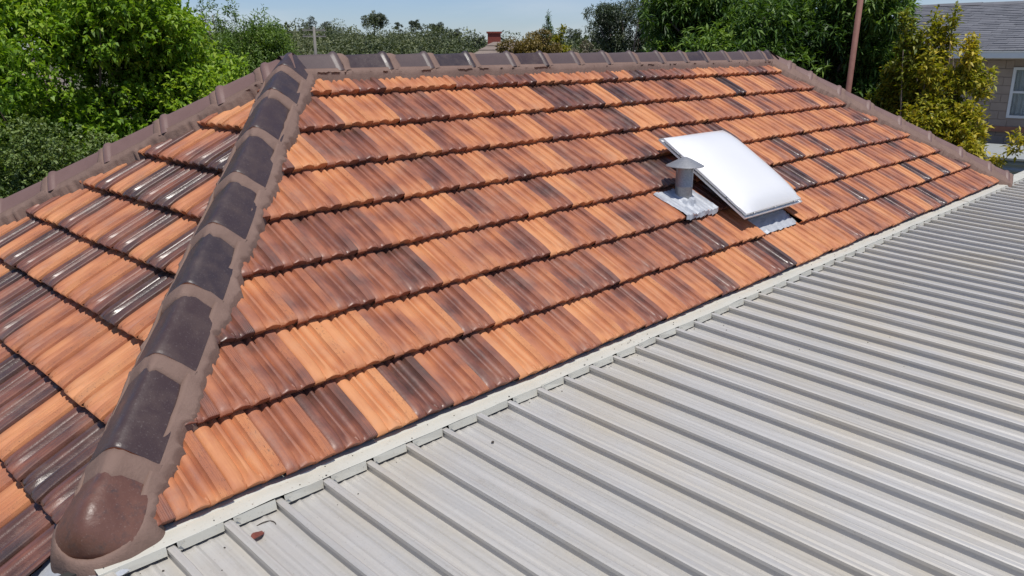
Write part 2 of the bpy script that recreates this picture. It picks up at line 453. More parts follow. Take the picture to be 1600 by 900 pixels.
def lay(S_, length, rows, u_off, name, skip=None, front=False, near_limit=None):
    for k in rows:
        v0 = k*G
        uo = (u_off + (W/2 if k % 2 else 0)) % W - W
        i0 = None
        nt_ = int(length/W)+12
        for i in range(-4, nt_):
            u0 = uo + i*W
            lo, hi = v0*CP + .02, length - v0*CP - .02
            if u0 + W < lo + .01 or u0 > hi - .01: continue
            if i0 is None: i0 = i
            planes = []
            top = min(TL_LEN, VTOP - v0 - .01)
            if top < TL_LEN: planes.append(((0, top, 0), (0, -1, 0)))
            if u0 < lo + TL_LEN*CP: planes.append(((lo-u0, 0, 0), Vector((1, -CP, 0)).normalized()))
            if u0 + W > hi - TL_LEN*CP: planes.append(((hi-u0, 0, 0), Vector((-1, -CP, 0)).normalized()))
            if near_limit is not None and k < 0 and u0 + W > near_limit:
                if u0 > near_limit - .02: continue
                planes.append(((near_limit-u0, 0, 0), (-1, 0, 0)))
            if skip:
                r_ = skip(k, u0)
                if r_ is None: continue
                planes += r_
            if front and k in TONES and i-i0 < len(TONES[k]): tone = TONES[k][i-i0]
            else:
                q = random.random()
                tone = random.gauss(.80, .08) if q < .42 else (random.gauss(.52, .07) if q < .76 else random.gauss(.24, .08))
                if S_ is LEFT and q >= .56: tone = random.gauss(.26, .09)
            tone = min(.99, max(.05, tone))
            jit = Matrix.Translation((random.uniform(-.0015, .0015), random.uniform(-.006, .006), random.uniform(-.002, .002))) @ \
                  Matrix.Rotation(random.gauss(0, .0035), 4, 'Z') @ Matrix.Rotation(random.gauss(0, .004), 4, 'Y')
            cands.append((S_, k, S_.mat(u0, v0) @ jit, planes, tone, S_.at(u0+W/2, v0+G/2)))
SK0, SK1 = 5.03, 5.64                                           # skylight shaft
def front_skip(k, u0):
    if k in (1, 2, 3):
        if u0 > SK0-.015 and u0+W < SK1+.015: return None
        if u0 < SK0 < u0+W: return [((SK0-u0, 0, 0), (-1, 0, 0))]
        if u0 < SK1 < u0+W: return [((SK1-u0, 0, 0), (1, 0, 0))]
    return []
lay(FRONT, L, range(0, 8), .7315, 'front', front_skip, True)
lay(LEFT, 2*D, range(-2, 8), .05, 'left', near_limit=2*D-.17)
n_vis = len(cands)
lay(BACK, L, range(-1, 8), .0, 'back'); lay(RIGHT, 2*D, range(-1, 8), .0, 'right')
def screen(p):
    d = p - CAM; z = d.dot(fw)
    return (800 + FPX*d.dot(r2)/z, 450 - FPX*d.dot(u2)/z, z) if z > .1 else (-9999, 0, .1)
score = []
for i, c in enumerate(cands):
    x, y, z = screen(c[5])
    inside = -70 < x < 1650 and -20 < y < 960
    score.append((CAM-c[5]).dot(c[0].n)*-1/(CAM-c[5]).length**3 if inside and i < n_vis else 1)
order = sorted(range(len(cands)), key=lambda i: score[i])
single = set(i for i in order[:300] if score[i] < 0)
slopes = {}
for S_, poly in ((FRONT, [(0, 0), (L, 0), (L-D, VTOP), (D, VTOP)]), (LEFT, [(-.6, -.75), (2*D-.16, -.75), (2*D-.16, .0), (2*D, 0), (D, VTOP)])):
    mb = MB(); n_ = len(poly)
    mb.add([S_.at(u, v, -.084) for u, v in poly] + [S_.at(u, v, -.105) for u, v in poly], [tuple(range(n_)), tuple(range(2*n_-1, n_-1, -1))] + [(i, i+n_, (i+1) % n_+n_, (i+1) % n_) for i in range(n_)])
    slopes[S_] = mb.build('roof_slope', M_UNDER, HOUSE)
rest = MB(); rest_tone = []; rest_lc = []
shared = TILE
for i, (S_, k, M_, planes, tone, c) in enumerate(cands):
    me = TILE if not planes else cut_tile(planes)
    if me is None: continue
    if i in single:
        o = bpy.data.objects.new('roof_tile', me); COL.objects.link(o); o.parent = slopes[S_]
        o.matrix_basis = M_; o['tone'] = tone
    else:
        n0 = len(rest.v)
        rest.add([M_ @ v.co for v in me.vertices], [tuple(p.vertices) for p in me.polygons])
        rest_tone += [tone]*len(me.vertices)
        lc = np.zeros(len(me.vertices)*3, dtype=np.float32)
        if 'tile_local' in me.attributes: me.attributes['tile_local'].data.foreach_get('vector', lc)
        rest_lc.append(lc)
        if me is not TILE: bpy.data.meshes.remove(me)
me = rest.mesh('roof_tiles', True)
me.attributes.new('tile_tone', 'FLOAT', 'POINT').data.foreach_set('value', np.array(rest_tone, dtype=np.float32))
me.attributes.new('tile_local', 'FLOAT_VECTOR', 'POINT').data.foreach_set('vector', np.concatenate(rest_lc))
me.set_sharp_from_angle(angle=math.radians(32))
tag(link('roof_tiles', me, HOUSE, [M_TILE]), kind='stuff')

# caps and pointing -------------------------------------------------
class Frame:
    def __init__(s, a, b, k):
        s.a = Vector(a); s.d = (Vector(b)-s.a).normalized(); s.len = (Vector(b)-s.a).length
        z = Vector((0, 0, 1)); s.n = (z - s.d*z.dot(s.d)).normalized(); s.r = s.d.cross(s.n); s.k = k
    def at(s, t, l, z): return s.a + s.d*t + s.r*l + s.n*z
KH = math.tan(math.radians(23.2))
NEAR = Frame((0, 0, 0), (D, D, H), KH); FARL = Frame((0, 2*D, 0), (D, D, H), KH)
RGT = Frame((L, 0, 0), (L-D, D, H), KH); BKR = Frame((L, 2*D, 0), (L-D, D, H), KH); RIDGE = Frame((L-D, D, H), (D, D, H), TP)
CPROF = [(-.122, -.036), (-.112, -.026), (-.078, .010), (-.045, .043), (-.026, .058), (-.012, .0655), (0, .068), (.012, .0655), (.026, .058), (.045, .043), (.078, .010), (.112, -.026), (.122, -.036)]
def cap(fr, t0, length, collar, name, glaze=None):
    mb = MB(); ls = .78 if fr is RIDGE else 1.0; j = random.uniform(-.004, .004); tw = random.uniform(-.012, .012)
    if collar: st = [(0, 1.0, .004), (.004, 1.07, .008), (.014, 1.12, .012), (.028, 1.13, .012), (.042, 1.10, .010), (.052, 1.02, .006), (.062, 1.0, .004), (length, .96, -.004)]
    else: st = [(0, 1.015, .010), (.004, 1.03, .012), (.02, 1.03, .012), (length*.5, 1.0, .006), (length, .97, -.004)]
    rows = []
    for y, s_, dz in st:
        rows.append([fr.at(t0+y, l*s_*ls + j + tw*y, z*s_ + dz) for l, z in CPROF])
    mb.grid(rows, 0)
    inner = [fr.at(t0, l*.90*ls + j, z*.90 - .012 + st[0][2]) for l, z in CPROF]
    deep = [fr.at(t0+.06, l*.90*ls + j, z*.90 - .012 + st[0][2]) for l, z in CPROF]
    mb.grid([inner, rows[0]], 1); mb.grid([deep, inner], 1)
    return mb.build(name, [glaze or M_CAP, M_CLAY], HOUSE, sharp=40)
def smooth_noise(n, amp, step=4):
    c = rng.normal(size=n//step+3)*amp
    return np.interp(np.arange(n)/step, np.arange(len(c)), c)
def band(fr, t0, width, lift=.012):
    """pointing smeared over the joint below a cap's lower end"""
    mb = MB(); rows = []
    prof = []
    for (l0, z0), (l1, z1) in zip(CPROF[:-1], CPROF[1:]):
        prof += [(l0, z0), ((l0+l1)/2, (z0+z1)/2)]
    prof.append(CPROF[-1]); n_ = len(prof)
    low = smooth_noise(n_, .008, 3); upn = smooth_noise(n_, .003, 2); lump = smooth_noise(n_, .0015, 2)
    for q, dz in ((1.04, -.006), (1.0, .004), (.8, .008), (.55, .009), (.3, .008), (.06, .005), (0, -.006)):
        y = -width*(1-q)
        rows.append([fr.at(t0 + y + low[i]*(1-q) + upn[i]*q, l*(1+.10*q)*(.80 if fr is RIDGE else 1), z + dz*1.0 + lump[i] + lift*(q*.7) - .004) for i, (l, z) in enumerate(prof)])
    mb.grid(rows, 0)
    return mb.build('pointing_band', M_MORTAR, HOUSE, smooth=True)
def skirt(fr, t0, t1, side, wid, amp, joints=(), l0=.088, mn=.122):
    n_ = int((t1-t0)/.013)+1
    edge = wid + smooth_noise(n_, amp*.55, 2) + smooth_noise(n_, amp*.35, 1) + smooth_noise(n_, amp*.6, 6) + smooth_noise(n_, amp*.9, 11)
    mb = MB(); rows = []; bump_ = smooth_noise(n_, .003, 2); inn = smooth_noise(n_, .003, 4)
    for i in range(n_):
        t = t0 + (t1-t0)*i/(n_-1); e = max(mn, edge[i])
        add = sum(.012*math.exp(-((t-j+.05)/.05)**2) for j in joints)
        row = []
        z0 = .0065 + add
        zc = .095 - 1.04*l0/(.78 if fr is RIDGE else 1)         # cap side height at the inner edge
        for q, l in ((0, l0-.004+inn[i]), (.02, l0+inn[i]), (.3, l0+.014), (.6, l0+.014+(e-l0-.014)*.55), (.9, e-.006), (1, e)):
            if q == 0: z = zc - .012
            elif q == .02: z = zc + .004 + add*.6
            else:
                zi = zc + add - .011; zo = -fr.k*e + .014
                f = (l-l0-.014)/(e-l0-.014)
                z = zi*(1-f) + zo*f + bump_[i]*f + .005*math.sin(f*math.pi)
            row.append(fr.at(t, side*l, z))
        row.append(fr.at(t, side*(e+.004), -fr.k*e - .09))
        rows.append(row if side > 0 else row)
    mb.grid(rows, 0)
    return mb.build('pointing_skirt', M_MORTAR, HOUSE, smooth=True)
ends = [.361, .808, 1.223, 1.648, 2.073, 2.516, 2.952, 3.26]
for i, t in enumerate(ends):
    nx = ends[i+1] if i+1 < len(ends) else 3.42
    cap(NEAR, t, nx-t+.045, False, 'hip_cap')
    band(NEAR, t, .11 if i == 0 else .08)
skirt(NEAR, .10, 3.36, 1, .156, .010, ends, .106, .134); skirt(NEAR, .10, 3.36, -1, .140, .005, ends, .114, .132)
fj = [3.4-.165-.0, 3.4-.493, 3.4-.91, 3.4-1.336, 3.4-1.759, 3.4-2.18, 3.4-2.6, 3.4-3.02, .0]
for i, t in enumerate(fj):
    nx = fj[i-1] if i else 3.42
    cap(FARL, t, max(.2, nx-t+.04), True, 'hip_cap', M_CAPB); band(FARL, t, .05, .004)
skirt(FARL, -.05, 3.3, 1, .140, .008, fj, .104, .128); skirt(FARL, -.05, 3.3, -1, .160, .010, fj)
rj = [3.4-x for x in (.292, .577, .972, 1.381, 1.818, 2.245, 2.693, 3.111)] + [.02]
for i, t in enumerate(rj):
    nx = rj[i-1] if i else 3.42
    cap(RGT, t, max(.2, nx-t+.04), True, 'hip_cap', M_CAPB); band(RGT, t, .06, .004)
skirt(RGT, 0, 3.36, 1, .165, .008, rj); skirt(RGT, 0, 3.36, -1, .175, .010, rj)
bj = [3.0, 2.58, 2.16, 1.74, 1.32, .9, .48, .06]
for i, t in enumerate(bj): cap(BKR, t, .46, True, 'hip_cap')
skirt(BKR, 0, 3.3, 1, .16, .01); skirt(BKR, 0, 3.3, -1, .16, .01)
rlen = L-2*D
rd = [rlen-x for x in (.356, .761, 1.131, 1.543, 1.983, 2.372, 2.786, 3.208, 3.627, 4.05, 4.473, 4.865, 5.30, 5.708, 6.13)]
prev = rlen+.02
for t in rd:
    cap(RIDGE, t, prev-t+.04, True, 'ridge_cap', random.choice((M_CAP, M_CAPR, M_CAPR))); band(RIDGE, t, .065, .004); prev = t
cap(RIDGE, .0, prev+.03, True, 'ridge_cap')
skirt(RIDGE, .02, rlen, -1, .118, .005, (), .087, .110); skirt(RIDGE, .02, rlen, 1, .12, .006, (), .087, .110)
# rounded hip starter at the corner
mb = MB(); rows = []
for a in [x*.1 for x in range(0, 15)] + [1.5, 1.55]:
    y = .14 - .135*math.sin(a); s_ = max(.02, math.cos(a))**.55
    rows.append([NEAR.at(y, l*1.14*s_, (z+.085)*1.12*s_**1.25 - .085) for l, z in CPROF])
rows = [[NEAR.at(.31, l*1.0, z) for l, z in CPROF], [NEAR.at(.24, l*1.05, z+.003) for l, z in CPROF]] + rows
mb.grid(rows[::-1], 0)
st_ = mb.build('hip_starter', M_START, HOUSE, sharp=60)
# mortar bed heaped round the foot of the starter
mb = MB(); rr = []
for i in range(9):
    q = i/8; row = []
    for j in range(49):
        b = math.pi*(j/48*1.10 - .05)
        nb = 1 + .10*math.sin(5*b+1) + .06*math.sin(11*b)
        k = .95 + .42*q*nb
        z = -.028 + .014*math.sin(q*math.pi*.8) - .075*q**2.2 - (.03 if q == 0 else 0) - .04*abs(math.cos(b))*q
        row.append(NEAR.at(.14 - math.sin(b)*.142*k, math.cos(b)*.134*k, z + rng.normal()*.0008))
    rr.append(row)
mb.grid(rr, 0)
mb.build('pointing_bed', M_MORTAR, HOUSE, smooth=True)
# crumpled foil tucked under the corner
mb = MB(); rows = []
for i in range(26):
    row = []
    for j in range(16):
        y = -.09 + .30*j/15; x = -.55 + .66*i/25
        z = min(x*TP, .0)*.98 - .066 - .0*y
        if y < .02: z = min(z, -.062) - .004
        row.append((x + rng.normal()*.003, y + rng.normal()*.003, z + rng.normal()*.0035 + .006*math.sin(9*x+7*y)))
    rows.append(row)
mb.grid(rows, 0)
mb.build('corner_foil', M_LEAD, HOUSE, sharp=25)

# skylight ----------------------------------------------------------
def on(u, v, h=0): return FRONT.at(u, v, h)
mb = MB()
u0, u1, v0, v1, hz = SK0+.015, SK1-.015, .52, 1.33, .085
for a, b in (((u0, v0), (u1, v0)), ((u1, v0), (u1, v1)), ((u1, v1), (u0, v1)), ((u0, v1), (u0, v0))):
    mb.add([on(*a, -.06), on(*b, -.06), on(*b, hz), on(*a, hz)], [(0, 1, 2, 3)])
sky_o = mb.build('skylight', M_GALV, HOUSE)
tag(sky_o, 'white domed skylight square on a raised metal kerb')
uu0, uu1, vv0, vv1 = 4.79, 5.69, .475, 1.385
mb = MB(); NN = 18
rows = []
for i in range(NN+1):
    row = []
    for j in range(NN+1):
        a, b = i/NN, j/NN
        q = min(1, min(a, 1-a)/.055, min(b, 1-b)/.055)
        f = (1-(2*a-1)**4)*(1-(2*b-1)**4)
        hh = .120 + (.010 if q >= 1 else .0) + .088*f**.8
        row.append(on(uu0 + (uu1-uu0)*b, vv0 + (vv1-vv0)*a, hh))
    rows.append(row)
mb.grid(rows, 0)
o_ = mb.build('dome', M_DOME, None, sharp=50); o_.parent = sky_o; o_.matrix_parent_inverse = Matrix()
mb = MB()
def ringbox(e, h0, h1):
    a = [(uu0-e, vv0-e), (uu1+e, vv0-e), (uu1+e, vv1+e), (uu0-e, vv1+e)]
    i_ = .05
    c = [(uu0+i_, vv0+i_), (uu1-i_, vv0+i_), (uu1-i_, vv1-i_), (uu0+i_, vv1-i_)]
    v = [on(*p, h0) for p in a] + [on(*p, h1) for p in a] + [on(*p, h0) for p in c]
    f = []
    for i in range(4):
        k = (i+1) % 4; f += [(i, k, 4+k, 4+i), (8+i, 8+k, k, i)]
    mb.add(v, f)
ringbox(.0, .104, .1195); ringbox(.020, .086, .1005)
v = [on(uu0+.0, vv0, .1195), on(uu1, vv0, .1195), on(uu1, vv1, .1195), on(uu0, vv1, .1195), on(uu0-.012, vv0-.012, .1005), on(uu1+.012, vv0-.012, .1005), on(uu1+.012, vv1+.012, .1005), on(uu0-.012, vv1+.012, .1005)]
o_ = mb.build('rim', M_DOME, None); o_.parent = sky_o
mb = MB()
for u in (uu0+.12, (uu0+uu1)/2, uu1-.12):
    M_ = FRONT.mat(u, vv0-.004, .110) @ Matrix.Rotation(math.pi/2, 4, 'X')
    mb.tube([M_ @ Vector((0, 0, -.006)), M_ @ Vector((0, 0, .005))], .007, 8)
for v_ in (vv0+.2, vv1-.2):
    mb.tube([on(uu0-.006, v_, .110), on(uu0+.006, v_, .110)], .007, 8)
o_ = mb.build('rim_screws', M_GALV, None); o_.parent = sky_o; tag(o_, kind='stuff')
mb = MB(); rows = []
for i in range(13):
    row = []
    for j in range(25):
        u = SK0-.01 + (SK1-SK0+.02)*j/24; v = .352 + .19*i/12
        row.append(on(u, v + rng.normal()*.003, -.020 - DIP*.3 + rng.normal()*.003 + .004*math.sin(u*60)*(i < 6)))
    rows.append(row)
mb.grid(rows, 0)
o_ = mb.build('apron_flashing', M_LEAD, None, sharp=25); o_.parent = sky_o

# flue vent ---------------------------------------------------------
mb = MB(); vb = on(4.552, .855, -.03)
def ring_(z, r, n_=28): return [vb + Vector((math.cos(2*math.pi*k/n_)*r, math.sin(2*math.pi*k/n_)*r, z)) for k in range(n_)]
mb.grid([ring_(-.08, .064), ring_(.10, .064), ring_(.102, .0655), ring_(.112, .0655), ring_(.114, .0645), ring_(.245, .0645), ring_(.245, .060), ring_(.15, .060)], 0, True)
vent = mb.build('flue_vent', M_GALV, HOUSE, sharp=40); tag(vent, 'round grey metal flue pipe with conical rain cap')
mb = MB()
mb.grid([ring_(.262, .128), ring_(.256, .140), ring_(.258, .142), ring_(.262, .140), ring_(.285, .095), ring_(.308, .048), ring_(.322, .012), ring_(.323, .001)], 0, True)
mb.grid([ring_(.27, .01), ring_(.262, .128)], 0, True)
o_ = mb.build('rain_cap', M_GALV, None, sharp=30); o_.parent = vent
mb = MB()
for k in range(3):
    a = 2*math.pi*k/3 + .6; e = Vector((math.cos(a), math.sin(a), 0))
    mb.tube([vb + e*.062 + Vector((0, 0, .21)), vb + e*.066 + Vector((0, 0, .245)), vb + e*.085 + Vector((0, 0, .272))], .006, 5)
o_ = mb.build('cap_stay', M_GALV, None); o_.parent = vent
mb = MB(); rows = []
course2_u = (.7315) % W
for i in range(19):
    row = []
    v = .655 + .325*i/18
    for j in range(41):
        u = 4.315 + .435*j/40 + .010*(1-i/18)
        ul = (u - course2_u) % W
        hh = tile_surface(ul, max(0, v-2*G)) + .009
        if v < 2*G: hh -= .012 + (2*G-v)*1.2
        d_ = math.hypot(u-4.552, (v-.855)*.9)
        hh += .03*math.exp(-(max(0, d_-.064)/.014)**2) + rng.normal()*.0013
        row.append(on(u, v + (.006*math.sin(u*37) if i == 0 else 0), hh))
    rows.append(row)
mb.grid(rows, 0)
o_ = mb.build('lead_flashing', M_LEAD, None, sharp=35); o_.parent = vent

# ------------------------------------------------------------------ metal deck roof of the extension
EXT = empty('metal_roofed_extension', (5.5, -3.5, GROUND), 'flat extension roofed with grey ribbed metal sheets below the tiled slope', 'building')
RIB0, RS = .049, .203
ZP = -.107
def deck_z(y): return ZP + .05*(y+.06) + .006*math.exp((y+.06)/.22)
def rib(c, seam):
    e = .0028 if seam else 0
    return [(c-.0125-e, 0), (c-.0085-e, .0195), (c-.0150-e, .0225), (c-.0148-e, .0345+e), (c-.0085, .0375+e), (c+.0085, .0375+e), (c+.0140+e, .0335+e), (c+.0150+e, .0215), (c+.0100+e, .0185), (c+.0135+e, 0)]
def pan(a, b):
    w_ = b-a
    return [(a+w_*.27, 0), (a+w_*.33, .0045), (a+w_*.35, .0045), (a+w_*.42, 0), (a+w_*.60, 0), (a+w_*.66, .0045), (a+w_*.68, .0045), (a+w_*.75, 0)]
sec = [(-.0005, .0404)] + [q for q in rib(0, True) if q[0] > 0] + pan(.016, RS-.016) + rib(RS, False) + pan(RS+.016, 2*RS-.016) + [(x+0, z) for x, z in rib(2*RS, True) if x < 2*RS+.0095]
ys = [-.04, -.06, -.12, -.2, -.3, -.42, -.56, -.75, -1, -1.35, -1.8, -2.4, -3.2, -4.2, -5.4, -6.6]
variants = []
for vv in range(4):
    r_ = np.random.default_rng(40+vv)
    mb = MB(); rows = []
    wob = np.cumsum(r_.normal(size=len(ys)))*.0012; dent = r_.normal(size=(len(ys), len(sec)))*.0007
    for i, y in enumerate(ys):
        rows.append([(x + (wob[i] if .1 < x < .35 else wob[i]*.3), y, z + dent[i, j]*(z < .01) + deck_z(y)) for j, (x, z) in enumerate(sec)])
    mb.grid(rows[::-1], 0)
    me = mb.mesh('roof_sheet', sharp=14); me.materials.append(M_DECK); variants.append(me)
for i in range(-1, 31):
    o_ = bpy.data.objects.new('roof_sheet', variants[random.randrange(4)]); COL.objects.link(o_)
    adopt(o_, EXT); o_.location = (RIB0 + 2*RS*i, random.uniform(-.004, .004), random.uniform(0, .0012))
# body of the extension under the sheets
mb = MB()
x0, x1 = -.33, RIB0+2*RS*31-.05
mb.box((x0, -6.5, GROUND), (x1, -6.35, -.52)); mb.box((x0, -6.35, GROUND), (x0+.12, .0, -.24)); mb.box((x1-.12, -6.35, GROUND), (x1, .0, -.24)); mb.box((x0+.12, -.12, GROUND), (x1-.12, .0, -.20))
mb.build('wall', simple('painted_board', (.42, .40, .35), .7), EXT)
# cream apron flashing in overlapping lengths, turned down and notched over every rib
fl_breaks = [0, 8, 19, 31, 44, 57, 61]
YE, ZE = -.066, -.053
for a, b in zip(fl_breaks[:-1], fl_breaks[1:]):
    mb = MB(); xs = []
    xa, xb = RIB0 + a*RS - .03, RIB0 + b*RS + .03
    lift = .0016*(a % 2) + .001
    npt = int((xb-xa)/.05)
    sag = smooth_noise(npt+1, .0018, 3)
    top = []
    for yy, zz in ((.085, ZE+.012), (.012, ZE+.009), (.008, ZE+.0045), (-.03, ZE+.003), (YE+.002, ZE), (YE, ZE-.002)):
        top.append([(xa + (xb-xa)*i/npt, yy + sag[i]*.6, zz + sag[i] + lift) for i in range(npt+1)])
    mb.grid(top[::-1], 0)
    for i in range(a, b):
        p, q = RIB0 + i*RS + (.019 if i > a else -.03), RIB0 + (i+1)*RS - .019
        j1, j2, j3 = random.uniform(-.003, .003), random.uniform(-.004, .004), random.uniform(-.003, .004)
        zb1, zb2 = ZE-.035+j1, ZE-.037+j2
        z_t = ZE-.002+lift
        mb.add([(p, YE, z_t), (q, YE, z_t), (q, YE-.006+j3, zb2), (p, YE-.006+j2, zb1), (p, YE+.003, z_t), (q, YE+.003, z_t), (q, YE-.003+j3, zb2), (p, YE-.003+j2, zb1)],
               [(0, 3, 2, 1), (4, 5, 6, 7), (3, 7, 6, 2), (1, 2, 6, 5), (0, 4, 7, 3)])
        # small flap bent outwards where the notch was snipped
        if i > a:
            mb.add([(p-.002, YE-.001, z_t), (p+.022+j1, YE-.018, z_t-.004), (p, YE-.004, z_t-.022)], [(0, 2, 1)])
    o_ = mb.build('apron_flashing', M_FLASH, EXT)
mb = MB(); mb.box((-.33, .01, -.2), (RIB0+61*RS, .04, -.064)); mb.build('fascia_board', M_DARK, EXT)  # board behind the flashing, shade of the gap painted in as near-black
#PART3
# ------------------------------------------------------------------ litter on the metal roof
M_NUT = simple('dark_gum_nut', (.05, .04, .032), .8, 0, .4, 60)
M_LEAFR = simple('dry_red_leaf', (.16, .045, .03), .6, 0, .3, 60)
def ray_deck(px, py, z):
    d = fw + r2*((px-800)/FPX) + u2*((450-py)/FPX); t = (z-CAM.z)/d.z; return CAM + d*t
for px, py, s_ in ((1375, 757, .011), (966, 633, .010), (826, 698, .009), (790, 637, .007), (1352, 565, .009), (770, 692, .006)):
    y = -.6
    for _ in range(4): p = ray_deck(px, py, deck_z(y)+.004); y = p.y
    mb = MB(); rr = []
    for i in range(6):
        a = -math.pi/2 + math.pi*i/5
        rr.append([p + Vector((math.cos(b)*s_*1.3*math.cos(a)*(1+.2*math.sin(3*b)), math.sin(b)*s_*math.cos(a), s_*.8*(math.sin(a)+.9))) for b in [2*math.pi*k/9 for k in range(9)]])
    mb.grid(rr, 0, True)
    tag(mb.build('gum_nut', M_NUT, None, smooth=True), 'small dark gum nut lying on the grey ribbed metal roof', 'gum nut', 'gum nuts scattered on the metal roof')
for px, py, rot in ((403, 839, .4),):
    y = -.3
    for _ in range(4): p = ray_deck(px, py, deck_z(y)+.006); y = p.y
    mb = MB(); rows = []
    for i in range(7):
        q = i/6; w_ = .019*math.sin(math.pi*(.08+.86*q))**.8
        rows.append([p + Matrix.Rotation(rot, 3, 'Z') @ Vector(((q-.5)*.06, s_*w_, .004 + .006*abs(s_) + .004*math.sin(q*5))) for s_ in (-1, -.5, 0, .5, 1)])
    mb.grid(rows, 0)
    tag(mb.build('fallen_leaf', M_LEAFR, None, smooth=True), 'dry red brown leaf on the metal roof beside the cream flashing', 'leaf')
p = ray_deck(418, 822, deck_z(-.2)+.008)
mb = MB(); mb.tube([p + Vector((math.cos(a)*.05-.02, math.sin(a)*.03, .004*math.sin(2*a))) for a in [x*.28 for x in range(-2, 8)]], [.0022]*9+[.0012], 5)
tag(mb.build('dry_twig', M_NUT, None), 'thin curved dry twig on the metal roof by the flashing', 'twig')
# specks of dirt on flashing and roof
mb = MB()
for i in range(240):
    x = random.uniform(0, 7); y = random.uniform(-.062, .0)
    if i > 70:
        x = random.uniform(0, 8); y = -random.random()**2*2.2 - .08
        rr = (x-RIB0) % RS
        if rr < .03 or rr > RS-.03: continue
    z = (ZE+.004-(y+.066)*-.05 if y > -.066 else deck_z(y)+.001)
    s_ = random.uniform(.001, .0035)
    mb.box((-s_, -s_*.7, 0), (s_, s_*.7, s_*.8), 0, Matrix.Translation((x, y, z)) @ Matrix.Rotation(random.random()*3, 4, 'Z'))
tag(mb.build('roof_dirt', M_NUT, None), 'specks of dirt and seed over flashing and metal sheets', 'dirt', kind='stuff')

# ------------------------------------------------------------------ trees near the house
M_MAPLE = leaf_material('maple_leaf', (.06, .13, .012), (.20, .35, .028), (.42, .54, .07), .42, .42)
c = at(70, 11.3, 1.25)
bl = blob_crown(c, (2.35, 2.2, 2.0), 105, .46, .7, .55, .14, .45)
bl += blob_crown(at(250, 10.6, 1.75), (1.0, 1.0, .7), 18, .40, .7, .6, .12, .1) + blob_crown(at(290, 10.4, .95), (.62, .7, .6), 12, .34, .7, .6, .12, .1) + blob_crown(at(60, 9.9, .6), (.9, .7, .5), 12, .34, .7, .5, .12, .1)
bl += blob_crown(at(150, 10.3, 2.0), (1.1, .8, .5), 14, .36, .7, .62, .12, .1) + blob_crown(at(345, 11.2, .62), (.5, .5, .25), 7, .25, .7, .62, .12, .1)
def right_edge(b):
    p_ = Vector(b[0]); x_, y_, z_ = screen(p_); return x_ + b[1][0]*1.05*FPX/z_
bl = [b for b in bl if right_edge(b) < 352 - max(0, 45-screen(Vector(b[0]))[1])*.3 or (screen(Vector(b[0]))[1] > 100 and right_edge(b) < 395)]
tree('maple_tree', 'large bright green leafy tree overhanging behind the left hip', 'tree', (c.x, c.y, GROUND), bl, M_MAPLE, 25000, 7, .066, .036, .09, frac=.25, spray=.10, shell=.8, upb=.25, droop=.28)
M_PRIV = leaf_material('privet_leaf', (.04, .075, .02), (.11, .17, .04), (.26, .33, .11), .35, .25)
c = at(60, 9.0, .22)
bl = blob_crown(c, (1.15, .8, .55), 26, .32, .8, .5, .15, .3) + blob_crown(at(150, 8.9, .40), (.45, .4, .3), 9, .22, .8, .5, .15, .2)
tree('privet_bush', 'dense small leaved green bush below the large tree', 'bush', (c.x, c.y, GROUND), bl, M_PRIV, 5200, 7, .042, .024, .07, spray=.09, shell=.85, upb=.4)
M_WATTLE = leaf_material('feathery_leaf', (.06, .11, .025), (.14, .23, .045), (.27, .36, .09), .45, .3)
c = at(395, 19, 1.35)
bl = blob_crown(c, (1.05, 1.0, .85), 40, .30, 1.5, .5, .16, .3) + [(np.array(at(px, 19, z)), (.07, .07, .34), .45) for px, z in ((322, 2.42), (338, 2.3), (362, 2.45), (372, 2.2), (348, 2.1), (405, 2.0), (430, 1.75), (440, 1.6))]
tree('feathery_tree', 'light green feathery tree with thin upright twigs beside the ridge end', 'tree', (c.x, c.y, GROUND), bl, M_WATTLE, 4600, 7, .10, .026, .10, spray=.2, upb=1.1)
M_DARKL = leaf_material('glossy_long_leaf', (.028, .065, .014), (.078, .155, .026), (.21, .32, .055), .36, .34)
c = at(1215, 17, 1.1)
bl = blob_crown(c, (2.6, 2.2, 2.1), 120, .48, .75, .42, .15, .4) + blob_crown(at(1075, 16.4, 1.95), (.85, .8, .85), 18, .40, .75, .55, .12, .1)
bl += blob_crown(at(1380, 16, 1.3), (.75, .7, 1.1), 18, .38, .75, .5, .12, .1) + blob_crown(at(1150, 15.4, 1.45), (1.3, .5, .3), 12, .3, .7, .72, .1, .1) + blob_crown(at(1350, 15.8, 2.3), (.7, .6, .5), 10, .36, .75, .5, .12, .1)
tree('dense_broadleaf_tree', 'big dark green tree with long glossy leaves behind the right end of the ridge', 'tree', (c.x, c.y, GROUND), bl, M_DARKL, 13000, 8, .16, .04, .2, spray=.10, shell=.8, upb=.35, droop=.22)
M_YELL = leaf_material('yellow_green_leaf', (.09, .125, .014), (.29, .30, .028), (.58, .45, .05), .36, .34)
spots = [(1461, 14, 1.5, .13, .42), (1428, 14.2, 1.05, .26, .5), (1478, 13.8, .9, .30, .42), (1518, 13.8, 1.12, .18, .2), (1400, 14.4, .45, .4, .5), (1460, 13.6, .35, .46, .5), (1525, 13.5, .35, .36, .42),
         (1545, 13.4, .02, .26, .25), (1490, 13.4, -.2, .4, .4), (1540, 13.3, -.4, .26, .26), (1440, 14, -.35, .45, .5), (1405, 14.3, .9, .28, .4), (1555, 13.2, -.58, .12, .14), (1500, 13.3, -.75, .3, .35)]
bl = []
